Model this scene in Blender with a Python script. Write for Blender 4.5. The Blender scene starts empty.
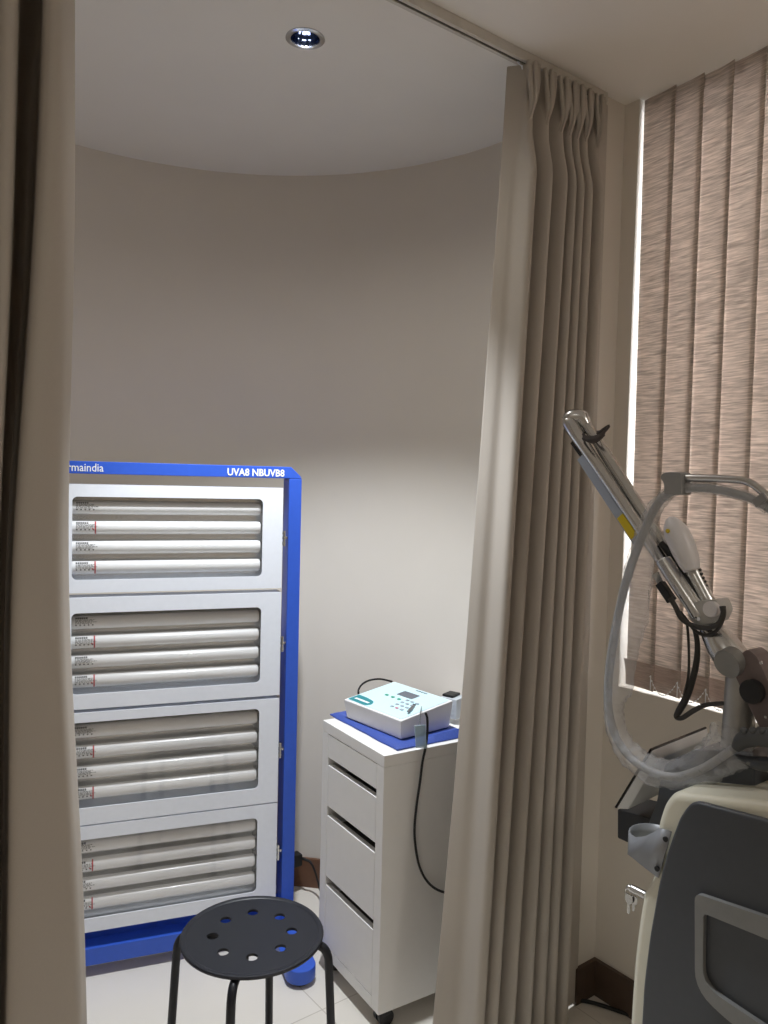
import bpy, bmesh, math, random
from mathutils import Vector, Matrix, noise
random.seed(7)
sc = bpy.context.scene
COL = sc.collection
PI = math.pi

# ------------------------------------------------------------------ camera
FPX = 785.0
YAW, PIT, ROL = math.radians(37.43), math.radians(-2.35), math.radians(1.37)
CAM = Vector((0, 0, 1.5))
Fv = Vector((math.sin(YAW)*math.cos(PIT), math.cos(YAW)*math.cos(PIT), math.sin(PIT)))
_R = Vector((math.cos(YAW), -math.sin(YAW), 0)); _U = _R.cross(Fv)
Rv = _R*math.cos(ROL) + _U*math.sin(ROL)
Uv = _U*math.cos(ROL) - _R*math.sin(ROL)
cd = bpy.data.cameras.new('camera'); cam = bpy.data.objects.new('camera', cd); COL.objects.link(cam)
cd.sensor_fit = 'VERTICAL'; cd.sensor_height = 36.0; cd.lens = FPX/1024*36.0
cd.clip_start = .02
Mc = Matrix((Rv, Uv, -Fv)).transposed().to_4x4(); Mc.translation = CAM
cam.matrix_world = Mc
sc.camera = cam

def at(px, py, **k):
    """point of the place seen at a measured position, on a plane X=, Y= or Z="""
    r = Fv*FPX + Rv*(px-384) + Uv*(512-py)
    (a, v), = k.items()
    i = 'XYZ'.index(a)
    return CAM + r*((v-CAM[i])/r[i])

# ------------------------------------------------------------------ materials
def lin(c):
    return tuple((x/255/12.92) if x/255 <= .04045 else ((x/255+.055)/1.055)**2.4 for x in c)
MATS = {}
def mat(name, rgb, rough=.5, metal=0., var=.04, scale=30., bump=0., stretch=(1,1,1), spec=.5, coat=0.):
    if name in MATS: return MATS[name]
    m = bpy.data.materials.new(name); m.use_nodes = True
    nt = m.node_tree; b = nt.nodes['Principled BSDF']
    c = lin(rgb)
    tc = nt.nodes.new('ShaderNodeTexCoord'); mp = nt.nodes.new('ShaderNodeMapping')
    mp.inputs['Scale'].default_value = stretch
    nz = nt.nodes.new('ShaderNodeTexNoise'); nz.inputs['Scale'].default_value = scale; nz.inputs['Detail'].default_value = 3
    nt.links.new(tc.outputs['Object'], mp.inputs['Vector']); nt.links.new(mp.outputs['Vector'], nz.inputs['Vector'])
    rp = nt.nodes.new('ShaderNodeValToRGB')
    rp.color_ramp.elements[0].position = .3; rp.color_ramp.elements[1].position = .7
    rp.color_ramp.elements[0].color = tuple(x*(1-var) for x in c)+(1,)
    rp.color_ramp.elements[1].color = tuple(min(1, x*(1+var)) for x in c)+(1,)
    nt.links.new(nz.outputs['Fac'], rp.inputs['Fac']); nt.links.new(rp.outputs['Color'], b.inputs['Base Color'])
    b.inputs['Roughness'].default_value = rough; b.inputs['Metallic'].default_value = metal
    b.inputs['Specular IOR Level'].default_value = spec
    b.inputs['Coat Weight'].default_value = coat
    if bump:
        bp = nt.nodes.new('ShaderNodeBump'); bp.inputs['Strength'].default_value = bump; bp.inputs['Distance'].default_value = .002
        nt.links.new(nz.outputs['Fac'], bp.inputs['Height']); nt.links.new(bp.outputs['Normal'], b.inputs['Normal'])
    MATS[name] = m
    return m

def cloth(name, rgb, trans=.25, var=.05, scale=600., stretch=(1,1,1), bump=.15):
    """woven fabric that lets some light through"""
    m = mat(name, rgb, .9, 0, var, scale, bump, stretch, spec=.15)
    nt = m.node_tree; b = nt.nodes['Principled BSDF']; out = nt.nodes['Material Output']
    t = nt.nodes.new('ShaderNodeBsdfTranslucent'); mx = nt.nodes.new('ShaderNodeMixShader')
    mx.inputs['Fac'].default_value = trans
    rp = [n for n in nt.nodes if n.type == 'VALTORGB'][0]
    nt.links.new(rp.outputs['Color'], t.inputs['Color'])
    nt.links.new(b.outputs[0], mx.inputs[1]); nt.links.new(t.outputs[0], mx.inputs[2])
    nt.links.new(mx.outputs[0], out.inputs['Surface'])
    return m

def film(name, rgb=(235, 238, 240), clear=.75, rough=.15, glossy=.5, bump=0., scale=80.):
    """thin clear sheet: see-through with a reflective and a slightly milky share"""
    if name in MATS: return MATS[name]
    m = bpy.data.materials.new(name); m.use_nodes = True; nt = m.node_tree
    out = nt.nodes['Material Output']; b = nt.nodes['Principled BSDF']
    b.inputs['Base Color'].default_value = lin(rgb)+(1,); b.inputs['Roughness'].default_value = rough
    b.inputs['Specular IOR Level'].default_value = glossy
    tr = nt.nodes.new('ShaderNodeBsdfTransparent'); mx = nt.nodes.new('ShaderNodeMixShader')
    lw = nt.nodes.new('ShaderNodeLayerWeight'); lw.inputs['Blend'].default_value = .5
    pw = nt.nodes.new('ShaderNodeMath'); pw.operation = 'POWER'; pw.inputs[1].default_value = 5; nt.links.new(lw.outputs['Facing'], pw.inputs[0])
    fr = nt.nodes.new('ShaderNodeMath'); fr.operation = 'MULTIPLY_ADD'; fr.inputs[1].default_value = .96; fr.inputs[2].default_value = .05; nt.links.new(pw.outputs[0], fr.inputs[0])
    gl = nt.nodes.new('ShaderNodeBsdfGlossy'); gl.inputs['Roughness'].default_value = rough
    m2 = nt.nodes.new('ShaderNodeMixShader')
    mx.inputs['Fac'].default_value = 1-clear
    nt.links.new(tr.outputs[0], mx.inputs[1]); nt.links.new(b.outputs[0], mx.inputs[2])
    nt.links.new(fr.outputs[0], m2.inputs['Fac']); nt.links.new(mx.outputs[0], m2.inputs[1]); nt.links.new(gl.outputs[0], m2.inputs[2])
    nt.links.new(m2.outputs[0], out.inputs['Surface'])
    if bump:
        nz = nt.nodes.new('ShaderNodeTexNoise'); nz.inputs['Scale'].default_value = scale; nz.inputs['Detail'].default_value = 4
        tc = nt.nodes.new('ShaderNodeTexCoord'); nt.links.new(tc.outputs['Object'], nz.inputs['Vector'])
        bp = nt.nodes.new('ShaderNodeBump'); bp.inputs['Strength'].default_value = bump; bp.inputs['Distance'].default_value = .01
        nt.links.new(nz.outputs['Fac'], bp.inputs['Height'])
        for n in (b, gl, lw): nt.links.new(bp.outputs['Normal'], n.inputs['Normal'])
    MATS[name] = m
    return m

def glow(name, rgb, strength):
    m = bpy.data.materials.new(name); m.use_nodes = True; nt = m.node_tree
    b = nt.nodes['Principled BSDF']; b.inputs['Base Color'].default_value = lin(rgb)+(1,)
    b.inputs['Emission Color'].default_value = lin(rgb)+(1,); b.inputs['Emission Strength'].default_value = strength
    return m

WALL = mat('wall_paint', (221, 215, 206), .75, 0, .012, 6, .03)
CEIL = mat('ceiling_paint', (236, 233, 228), .8, 0, .012, 5)
SKIRT = mat('brown_vinyl_skirting', (104, 72, 52), .5, 0, .1, 40)
SKIRT_SHADED = mat('shaded_vinyl_skirting', (84, 68, 57), .5, 0, .08, 40)  # shaded copy of the brown skirting; the dimmer light is in the colour
BLUE = mat('blue_powder_coat', (50, 92, 200), .38, 0, .03, 60)
WHITE_STEEL = mat('white_powder_coat', (232, 237, 246), .4, 0, .015, 60)
CHROME = mat('chrome', (200, 202, 205), .18, 1)
MIRROR = mat('polished_reflector', (222, 221, 219), .2, 1, .01, 10)
LAMPGLASS = mat('white_lamp_glass', (246, 247, 248), .25, 0, .01, 20, coat=.3)
PRINT = mat('grey_print', (58, 58, 62), .6)
RED = mat('red_print', (190, 30, 44), .5)
BLACK = mat('black_enamel', (19, 22, 31), .42, 0, .06, 50)
BLACKPL = mat('black_plastic', (18, 18, 20), .5, 0, .06, 60)
RUBBER = mat('black_rubber', (22, 22, 23), .6, 0, .06, 60)
CABW = mat('white_foil_board', (232, 231, 229), .45, 0, .01, 30)
SLOTSHADE = mat('drawer_slot_shade', (70, 66, 62), .8)  # shade of the drawer slots, put into the boxes' dark colour
DEVW = mat('white_device_plastic', (224, 224, 226), .4, 0, .01, 40)
DEVTOP = mat('pale_aqua_faceplate', (200, 233, 241), .4, 0, .01, 40)
TEAL = mat('teal_print', (20, 128, 136), .5)
GREEN = mat('green_key', (36, 150, 120), .5)
LCD = mat('grey_display', (92, 98, 108), .25)
KEYGREY = mat('grey_key', (150, 160, 170), .5)
PINK = mat('pink_key', (190, 120, 140), .5)
WHITEPRINT = mat('white_print', (240, 242, 246), .5)
MATBLUE = mat('blue_nylon', (56, 80, 160), .6, 0, .1, 200, .3)
STEEL = mat('brushed_steel', (206, 206, 205), .24, 1, .04, 80, 0, (1, 1, 8))
SATIN = mat('satin_silver_paint', (184, 184, 182), .36, .3, .03, 60)
PLATE = mat('blue_grey_plate', (150, 158, 172), .45, .1, .03, 60)
YELLOW = mat('yellow_label', (196, 172, 20), .5)
CREAM = mat('cream_plastic', (214, 212, 196), .42, 0, .02, 20)
SLATE = mat('slate_plastic', (66, 70, 76), .45, 0, .03, 60)
TRIMGREY = mat('grey_plastic_trim', (128, 130, 130), .42, 0, .03, 60)
MIDGREY = mat('mid_grey_plastic', (138, 138, 138), .5, 0, .03, 60)
ARMGREY = mat('mauve_grey_casting', (112, 100, 98), .5, .2, .04, 60)
HOSE = mat('grey_hose', (142, 143, 144), .5, 0, .04, 60)
FROST = mat('frosted_plastic', (214, 212, 214), .35, 0, .02, 20)
SCREEN_GLASS = mat('black_glass', (12, 12, 14), .1)
GLASS = film('clear_pane', clear=.97, rough=.02)
ACRYL = film('acrylic_cover', clear=.97, rough=.05)
SLEEVE = film('clear_plastic_sleeve', (224, 226, 230), clear=.80, rough=.09, bump=1.0, scale=70)
TAGPL = film('pale_blue_tag_plastic', (190, 218, 226), clear=.45, rough=.15)
CURT = cloth('beige_curtain_cloth', (197, 190, 181), .2, .03, 900)
def blind_material():
    m = cloth('slub_blind_fabric', (208, 197, 188), .34, .30, 1.0, (45, 18, 300), .2)
    return m
BLIND = blind_material()
BLINDHEM = cloth('blind_hem_fabric', (186, 170, 160), .16, .18, 1.0, (60, 26, 420), .2)
def tile_material():
    m = mat('pale_floor_tile', (226, 221, 213), .28, 0, .02, 3)
    nt = m.node_tree; b = nt.nodes['Principled BSDF']
    rp = [n for n in nt.nodes if n.type == 'VALTORGB'][0]
    tc = nt.nodes.new('ShaderNodeTexCoord'); br = nt.nodes.new('ShaderNodeTexBrick')
    br.offset = 0; br.inputs['Scale'].default_value = 1.0
    br.inputs['Brick Width'].default_value = .6; br.inputs['Row Height'].default_value = .6
    br.inputs['Mortar Size'].default_value = .002; br.inputs['Mortar Smooth'].default_value = .3
    br.inputs['Color1'].default_value = (1, 1, 1, 1); br.inputs['Color2'].default_value = (.97, .97, .96, 1); br.inputs['Mortar'].default_value = (.7, .68, .65, 1)
    nt.links.new(tc.outputs['Object'], br.inputs['Vector'])
    mx = nt.nodes.new('ShaderNodeMix'); mx.data_type = 'RGBA'; mx.blend_type = 'MULTIPLY'; mx.inputs[0].default_value = 1
    nt.links.new(rp.outputs['Color'], mx.inputs[6]); nt.links.new(br.outputs['Color'], mx.inputs[7])
    nt.links.new(mx.outputs[2], b.inputs['Base Color'])
    return m
TILE = tile_material()

# ------------------------------------------------------------------ mesh helpers
def merge(dst, src):
    me = bpy.data.meshes.new('t'); src.to_mesh(me); src.free(); dst.from_mesh(me); bpy.data.meshes.remove(me)
def bevel_all(bm, w, seg=2, ang=.5):
    if w <= 0: return
    bm.normal_update()
    es = [e for e in bm.edges if len(e.link_faces) == 2 and e.calc_face_angle(0) > ang]
    bmesh.ops.bevel(bm, geom=es, offset=w, segments=seg, affect='EDGES', profile=.5, clamp_overlap=True)
def NB(): return bmesh.new()
def box(bm, lo, hi, bev=0., M=None, seg=2):
    t = bmesh.new(); bmesh.ops.create_cube(t, size=1)
    lo, hi = Vector(lo), Vector(hi)
    for v in t.verts: v.co = Vector(((v.co[i]+.5)*(hi[i]-lo[i])+lo[i]) for i in range(3))
    bevel_all(t, bev, seg)
    if M: t.transform(M)
    merge(bm, t); return bm
def hexa(bm, pts, bev=0.):
    """8 corners: bottom ring of 4, top ring of 4"""
    t = bmesh.new(); v = [t.verts.new(p) for p in pts]
    for f in ((3,2,1,0),(4,5,6,7),(0,1,5,4),(1,2,6,5),(2,3,7,6),(3,0,4,7)): t.faces.new([v[i] for i in f])
    bmesh.ops.recalc_face_normals(t, faces=t.faces); bevel_all(t, bev)
    merge(bm, t); return bm
def cr(pts, n=6):
    """Catmull-Rom through the points (any dimension)"""
    P = [tuple(p) for p in pts]
    if len(P) < 3: return P
    Q = [tuple(2*a-b for a, b in zip(P[0], P[1]))]+P+[tuple(2*a-b for a, b in zip(P[-1], P[-2]))]
    out = []
    for i in range(1, len(Q)-2):
        for j in range(n):
            t = j/n
            out.append(tuple(.5*(2*b+(c-a)*t+(2*a-5*b+4*c-d)*t*t+(3*b-a-3*c+d)*t**3) for a, b, c, d in zip(Q[i-1], Q[i], Q[i+1], Q[i+2])))
    out.append(P[-1]); return out
def tube(bm, pts, r, n=12, smooth=0, caps=True, flat=None):
    """sweep a circle of radius r (number or list) along pts"""
    P = [Vector(p) for p in pts]
    rr = list(r) if hasattr(r, '__len__') else [r]*len(P)
    if smooth:
        q = cr([tuple(p)+(a,) for p, a in zip(P, rr)], smooth)
        P = [Vector(x[:3]) for x in q]; rr = [max(1e-4, x[3]) for x in q]
    T = []
    for i in range(len(P)):
        d = P[min(i+1, len(P)-1)]-P[max(i-1, 0)]
        T.append(d.normalized())
    up = Vector((0, 0, 1)) if abs(T[0].z) < .9 else Vector((1, 0, 0))
    u = (up-T[0]*up.dot(T[0])).normalized()
    rings = []
    for i, p in enumerate(P):
        u = (u-T[i]*u.dot(T[i])).normalized(); w = T[i].cross(u)
        rings.append([bm.verts.new(p+(u*math.cos(2*PI*k/n)+w*math.sin(2*PI*k/n))*rr[i]) for k in range(n)])
    for a, b in zip(rings, rings[1:]):
        for k in range(n): bm.faces.new((a[k], a[(k+1) % n], b[(k+1) % n], b[k]))
    if caps:
        bm.faces.new(rings[0][::-1]); bm.faces.new(rings[-1])
    return bm
def lathe(bm, prof, n=32, M=None, closed=False):
    """profile of (radius, z) about the z axis"""
    t = bmesh.new(); rings = []
    for r, z in prof:
        if r < 1e-6: rings.append([t.verts.new((0, 0, z))])
        else: rings.append([t.verts.new((r*math.cos(2*PI*k/n), r*math.sin(2*PI*k/n), z)) for k in range(n)])
    pairs = list(zip(rings, rings[1:]))+([(rings[-1], rings[0])] if closed else [])
    for a, b in pairs:
        for k in range(n):
            k2 = (k+1) % n
            if len(a) == 1 and len(b) == 1: break
            if len(a) == 1: t.faces.new((a[0], b[k], b[k2]))
            elif len(b) == 1: t.faces.new((a[k], a[k2], b[0]))
            else: t.faces.new((a[k], a[k2], b[k2], b[k]))
    bmesh.ops.recalc_face_normals(t, faces=t.faces)
    if M: t.transform(M)
    merge(bm, t); return bm
def plate(bm, outer, holes, h0, h1, M=None, bev=0.):
    """flat plate with holes in the local xy plane from h0 to h1"""
    t = bmesh.new(); es = []
    for loop in [outer]+list(holes):
        vs = [t.verts.new((p[0], p[1], h0)) for p in loop]
        es += [t.edges.new((vs[i], vs[(i+1) % len(vs)])) for i in range(len(vs))]
    if holes: bmesh.ops.triangle_fill(t, edges=es, use_beauty=True, use_dissolve=False)
    else: t.faces.new(t.verts)
    t.normal_update()
    r = bmesh.ops.extrude_face_region(t, geom=list(t.faces))
    for v in [g for g in r['geom'] if isinstance(g, bmesh.types.BMVert)]: v.co.z = h1
    bmesh.ops.recalc_face_normals(t, faces=t.faces)
    if bev: bevel_all(t, bev, 2, 1.0)
    if M: t.transform(M)
    merge(bm, t); return bm
def rrect(x0, y0, x1, y1, r, n=5):
    out = []
    for cx, cy, a0 in ((x1-r, y1-r, 0), (x0+r, y1-r, 90), (x0+r, y0+r, 180), (x1-r, y0+r, 270)):
        for k in range(n+1):
            a = math.radians(a0+90*k/n); out.append((cx+r*math.cos(a), cy+r*math.sin(a)))
    return out
def round_poly(P, r, n=5):
    """round each corner of a polygon; r a number or a list"""
    out = []; N = len(P)
    for i in range(N):
        ri = r[i] if hasattr(r, '__len__') else r
        a, b, c = Vector(P[i-1]), Vector(P[i]), Vector(P[(i+1) % N])
        if ri <= 0: out.append(tuple(b)); continue
        d1, d2 = (a-b), (c-b)
        l = min(ri, d1.length*.48, d2.length*.48)
        p, q = b+d1.normalized()*l, b+d2.normalized()*l
        for k in range(n+1):
            t = k/n; out.append(tuple((p*(1-t)**2)+(b*2*t*(1-t))+(q*t*t)))
    return out
YZX = Matrix(((0, 0, 1, 0), (1, 0, 0, 0), (0, 1, 0, 0), (0, 0, 0, 1)))    # local x,y,z -> world Y,Z,X
XZY = Matrix(((1, 0, 0, 0), (0, 0, -1, 0), (0, 1, 0, 0), (0, 0, 0, 1)))   # local x,y,z -> X,Z,-Y (z towards the front)
def grid(bm, fn, nu, nv):
    V = [[bm.verts.new(fn(i/nu, j/nv)) for j in range(nv+1)] for i in range(nu+1)]
    for i in range(nu):
        for j in range(nv): bm.faces.new((V[i][j], V[i+1][j], V[i+1][j+1], V[i][j+1]))
    return bm

# ------------------------------------------------------------------ object helpers
MW = {}
def thing(name, label, cat, loc=(0, 0, 0), rotz=0., group=None):
    o = bpy.data.objects.new(name, None); COL.objects.link(o)
    o.empty_display_size = .05
    o.location = loc; o.rotation_euler = (0, 0, rotz)
    o['label'] = label; o['category'] = cat
    if group: o['group'] = group
    MW[o] = Matrix.Translation(loc) @ Matrix.Rotation(rotz, 4, 'Z')
    return o
def obj(name, bm, m, parent=None, world=False, smooth=35, mods=()):
    if parent is not None and world: bm.transform(MW[parent].inverted())
    me = bpy.data.meshes.new(name); bm.normal_update(); bm.to_mesh(me); bm.free()
    me.materials.append(m)
    if smooth:
        me.shade_smooth(); me.set_sharp_from_angle(angle=math.radians(smooth))
    o = bpy.data.objects.new(name, me); COL.objects.link(o)
    if parent is not None: o.parent = parent; MW[o] = MW[parent]
    else: MW[o] = Matrix.Identity(4)
    if smooth and smooth < 100 and not mods:
        md = o.modifiers.new('weighted_normal', 'WEIGHTED_NORMAL'); md.keep_sharp = True; md.weight = 100
    for k, v in mods:
        md = o.modifiers.new(k, k)
        for a, b in v.items(): setattr(md, a, b)
    return o
def tag(o, label, cat, group=None):
    o['label'] = label; o['category'] = cat
    if group: o['group'] = group
    return o
def struct(name, bm, m, parent=None, **k):
    o = obj(name, bm, m, parent, **k)
    if parent is None: o['kind'] = 'structure'
    return o
def rebase(o, loc):
    """put a one-mesh thing's origin at its base"""
    o.data.transform(Matrix.Translation(-Vector(loc))); o.location = loc; return o
def dup(root, label=None, loc=None, rotz=None):
    r = root.copy(); COL.objects.link(r)
    if label: r['label'] = label
    if loc is not None: r.location = loc
    if rotz is not None: r.rotation_euler = (0, 0, rotz)
    for ch in list(root.children):
        c = ch.copy(); COL.objects.link(c); c.parent = r
        for g in list(ch.children):
            d = g.copy(); COL.objects.link(d); d.parent = c
    return r
def text_bm(s, height, width=None, depth=.0006, bold=0.):
    """lettering in the local xy plane, left end at the origin, as a mesh"""
    cu = bpy.data.curves.new('t', 'FONT'); cu.body = s; cu.size = 1; cu.offset = bold; cu.extrude = .01; cu.resolution_u = 2
    o = bpy.data.objects.new('t', cu); COL.objects.link(o)
    bpy.context.view_layer.update()
    dg = bpy.context.evaluated_depsgraph_get(); me = bpy.data.meshes.new_from_object(o.evaluated_get(dg))
    bm = bmesh.new(); bm.from_mesh(me); bpy.data.meshes.remove(me)
    bpy.data.objects.remove(o); bpy.data.curves.remove(cu)
    xs = [v.co.x for v in bm.verts]; ys = [v.co.y for v in bm.verts]
    x0, x1, y0, y1 = min(xs), max(xs), min(ys), max(ys)
    s1 = height/(y1-y0); s0 = (width/(x1-x0)) if width else s1
    for v in bm.verts: v.co = ((v.co.x-x0)*s0, (v.co.y-y0)*s1, (v.co.z+.01)/.02*depth)
    return bm

# ================================================================== SETTING
ZC = 2.574
DL = Vector((1.02, 1.695, ZC))          # the downlight
# floor
bm = NB(); box(bm, (-2.2, -2.2, -.08), (2.3, 2.95, 0)); struct('floor', bm, TILE, smooth=0)
# ceiling with the downlight's hole
bm = NB()
plate(bm, [(-2.2, -2.2), (2.3, -2.2), (2.3, 2.95), (-2.2, 2.95)],
      [[(DL.x+.0395*math.cos(2*PI*k/32), DL.y+.0395*math.sin(2*PI*k/32)) for k in range(32)]], ZC, ZC+.1)
struct('ceiling', bm, CEIL, smooth=0)
# curved back wall running round into the right side of the cubicle
AC, AR = (.79, 1.69), 1.022
path = [(-2.2, AC[1]+AR)]+[(AC[0]+AR*math.sin(a), AC[1]+AR*math.cos(a)) for a in [PI/2*k/40 for k in range(41)]]+[(AC[0]+AR, 1.452)]
def offset_path(path, d):
    out = []
    for i, p in enumerate(path):
        a = Vector(path[max(i-1, 0)]); b = Vector(path[min(i+1, len(path)-1)])
        t = (b-a).normalized(); out.append((p[0]-t.y*d, p[1]+t.x*d))
    return out
def strip(path, d0, d1, z0, z1):
    a = offset_path(path, d0) if d0 else path; b = offset_path(path, d1)
    bm = NB(); V = []
    for p, q in zip(a, b): V.append([bm.verts.new((p[0], p[1], z0)), bm.verts.new((p[0], p[1], z1)), bm.verts.new((q[0], q[1], z1)), bm.verts.new((q[0], q[1], z0))])
    for i in range(len(V)-1):
        for k in range(4): bm.faces.new((V[i][k], V[i][(k+1) % 4], V[i+1][(k+1) % 4], V[i+1][k]))
    bm.faces.new(V[0]); bm.faces.new(V[-1][::-1])
    bmesh.ops.recalc_face_normals(bm, faces=bm.faces); return bm
struct('wall_back', strip(path, 0, .09, 0, ZC), WALL, smooth=30)
# window wall: pier beside the curtain, parapet under the window, the rest beyond it
WX, WX2 = 1.897, 2.10
JY, JY2, SILL = 1.354, .36, .925
bm = NB()
box(bm, (WX, JY, 0), (WX2, 1.452, ZC)); box(bm, (WX, JY2, 0), (WX2, JY, SILL)); box(bm, (WX, -2.2, 0), (WX2, JY2, ZC))
struct('wall_right', bm, WALL, smooth=0)
bm = NB(); box(bm, (AC[0]+AR-.009, 1.402, 0), (WX, 1.452, ZC)); struct('wall_corner', bm, WALL, smooth=0)
bm = NB(); box(bm, (-2.2, -2.2, 0), (-2.0, 2.72, ZC)); struct('wall_left', bm, WALL, smooth=0)
bm = NB(); box(bm, (-2.0, -2.2, 0), (1.9, -2.0, ZC)); struct('wall_front', bm, WALL, smooth=0)
# skirtings
struct('baseboard_back', strip(path, -.012, 0, 0, .106), SKIRT, smooth=30)
bm = NB(); box(bm, (WX-.012, -2.0, 0), (WX, 1.402, .106)); struct('baseboard_right', bm, SKIRT_SHADED, smooth=0)
bm = NB(); box(bm, (AC[0]+AR-.009, 1.390, 0), (WX-.012, 1.402, .106)); struct('baseboard_corner', bm, SKIRT_SHADED, smooth=0)
# window
bm = NB()
for lo, hi in (((2.04, JY2, SILL), (2.09, JY, SILL+.05)), ((2.04, JY2, ZC-.05), (2.09, JY, ZC)), ((2.04, JY2, SILL+.05), (2.09, JY2+.05, ZC-.05)),
               ((2.04, JY-.05, SILL+.05), (2.09, JY, ZC-.05)), ((2.04, .84, SILL+.05), (2.09, .88, ZC-.05))): box(bm, lo, hi, .003)
wf = struct('window_1', bm, WHITE_STEEL)
bm = NB(); box(bm, (2.06, JY2+.05, SILL+.05), (2.066, JY-.05, ZC-.05)); obj('window_pane', bm, GLASS, wf, smooth=0)

# downlight
d = thing('recessed_downlight', 'small round recessed downlight with chrome reflector in the ceiling', 'light', DL)
bm = NB(); lathe(bm, [(.036, .004), (.036, -.003), (.042, -.0045), (.048, -.002), (.048, 0), (.04, .001)], 40)
obj('trim_ring', bm, CHROME, d)
bm = NB(); lathe(bm, [(.0365, -.001), (.034, .015), (.028, .032), (.018, .045), (0, .05)], 20)
obj('reflector', bm, mat('faceted_reflector', (120, 136, 172), .1, 1), d, smooth=0)
bm = NB(); lathe(bm, [(0, .020), (.008, .021), (.010, .027), (.010, .042)], 16)
obj('bulb', bm, glow('bulb_glow', (255, 252, 244), 14), d)

# ================================================================== BLIND
bl = thing('vertical_blind', 'beige slub vertical blind drawn across the window', 'blind', (1.945, .85, 0))
bm = NB(); box(bm, (1.928, JY2+.01, ZC-.03), (1.965, JY-.012, ZC-.001), .002); obj('headrail', bm, WHITE_STEEL, bl, world=True)
SP, SW = .0815, .097
y = 1.291
slat_y = []
i = 0
while y > JY2+.03:
    slat_y.append(y)
    a = math.radians([-7, -8, -9, -7, -8, -9, -8, -7, -8, -9, -8, -8, -8][i % 13])
    zb = SILL+.009; dz = .072
    def sf(u, v, y=y, a=a, z0=zb+dz, z1=ZC-.0008, w=SW, k0=i):
        s = (u-.5)*w
        return (1.907-s*math.sin(a)+.003*(1-4*(u-.5)**2), y+s*math.cos(a)+.014*max(0, v-.35)*(k0 == 0)*u, z0+(z1-z0)*v)
    o = obj('slat', grid(NB(), sf, 6, 8), BLIND, bl, world=True, mods=(('SOLIDIFY', dict(thickness=.0012)),))
    o2 = obj('hem_weight', grid(NB(), lambda u, v: sf(u, v, z0=zb, z1=zb+dz), 6, 2), BLINDHEM, o, world=True, mods=(('SOLIDIFY', dict(thickness=.003)),))
    bm = NB(); box(bm, (1.8945, y-SW*.44, zb+.004), (1.8965, y-SW*.42, zb+.045)); obj('chain_clip', bm, WHITEPRINT, o, world=True)
    y -= SP; i += 1
for k in range(len(slat_y)-1):
    ya, yb = slat_y[k]-SW*.43, slat_y[k+1]-SW*.43
    bm = NB()
    pts = []
    for j in range(15):
        t = j/14; pts.append(Vector((1.8925-.004*math.sin(PI*t), ya+(yb-ya)*t, zb+.042-.055*(1-(2*t-1)**2)*.75)))
    tube(bm, pts, .0006, 5)
    for p in pts: bmesh.ops.create_icosphere(bm, subdivisions=1, radius=.0024, matrix=Matrix.Translation(p))
    obj('bead_chain', bm, WHITEPRINT, bl, world=True)

# ================================================================== CURTAINS
TY = 1.402
tr = thing('curtain_track', 'slim white aluminium curtain track fixed under the ceiling', 'curtain track', (.6, TY, ZC))
bm = NB()
box(bm, (-1.2, TY-.014, ZC-.005), (1.80, TY+.014, ZC-.0005)); box(bm, (-1.2, TY-.014, ZC-.024), (1.80, TY-.010, ZC-.005)); box(bm, (-1.2, TY+.010, ZC-.024), (1.80, TY+.014, ZC-.005))
box(bm, (-1.2, TY-.010, ZC-.024), (1.80, TY-.004, ZC-.021)); box(bm, (-1.2, TY+.004, ZC-.024), (1.80, TY+.010, ZC-.021))
obj('rail', bm, mat('white_aluminium', (206, 202, 194), .4, .1), tr, world=True)
bm = NB(); box(bm, (-1.2, TY-.0038, ZC-.020), (1.80, TY+.0038, ZC-.0055)); obj('runner_channel', bm, BLACKPL, tr, world=True)

def lerp_tab(tab, z):
    """table of (z, value) from top to bottom"""
    if z >= tab[0][0]: return tab[0][1]
    for (za, a), (zb, b) in zip(tab, tab[1:]):
        if z >= zb:
            t = (za-z)/(za-zb); return a+(b-a)*t
    return tab[-1][1]
def curtain_bm(ridges, left, right, yfun, ztop, zbot, nz=70):
    """ridges: list of key points across the cloth [(fraction at top, fraction at bottom, depth at pinch, depth mid, depth bottom)]"""
    bm = NB(); rows = []
    zs = []
    for j in range(nz+1):
        t = j/nz; zs.append(ztop-(ztop-zbot)*(t**1.35))
    for z in zs:
        L, R_ = lerp_tab(left, z), lerp_tab(right, z)
        k = (ztop-z)/(ztop-zbot)
        P = []
        for r in ridges:
            zz = (2.42-z)/2.40
            fx = r[0]+(r[1]-r[0])*max(-.04, zz)
            if r[2] == 'e': fx = L
            P.append((fx, yfun(r, z, k)))
        rows.append([bm.verts.new((x, y, z)) for x, y in cr(P, 8)])
    for a, b in zip(rows, rows[1:]):
        for i in range(len(a)-1): bm.faces.new((a[i], a[i+1], b[i+1], b[i]))
    return bm
# right-hand curtain
ct = thing('curtain', 'pinch-pleated beige curtain gathered at the right end of the track', 'curtain', (1.55, TY, 0), 0, 'cubicle curtains')
left = [(2.55, 1.456), (2.4, 1.450), (1.78, 1.416), (1.10, 1.378), (.72, 1.350), (.22, 1.308), (0, 1.292)]
right = [(2.55, 1.795), (2.40, 1.79), (1.8, 1.79), (0, 1.79)]
top_px = [531, 547, 562, 570.5, 578, 586, 598]
bot_px = [480, 493.5, 511, 528, 541.5, 552.5, 566]
RT = [at(p, 105+(p-510)*.43, Y=1.375).x for p in top_px]
RB = [at(p, 985, Y=1.335).x for p in bot_px]
ridges = [(1.452, 1.27, 'e'), (1.452+(RT[0]-1.452)*.45, 1.285+(RB[0]-1.285)*.5, 'f'), (1.452+(RT[0]-1.452)*.75, 1.285+(RB[0]-1.285)*.8, 'f2')]
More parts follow.
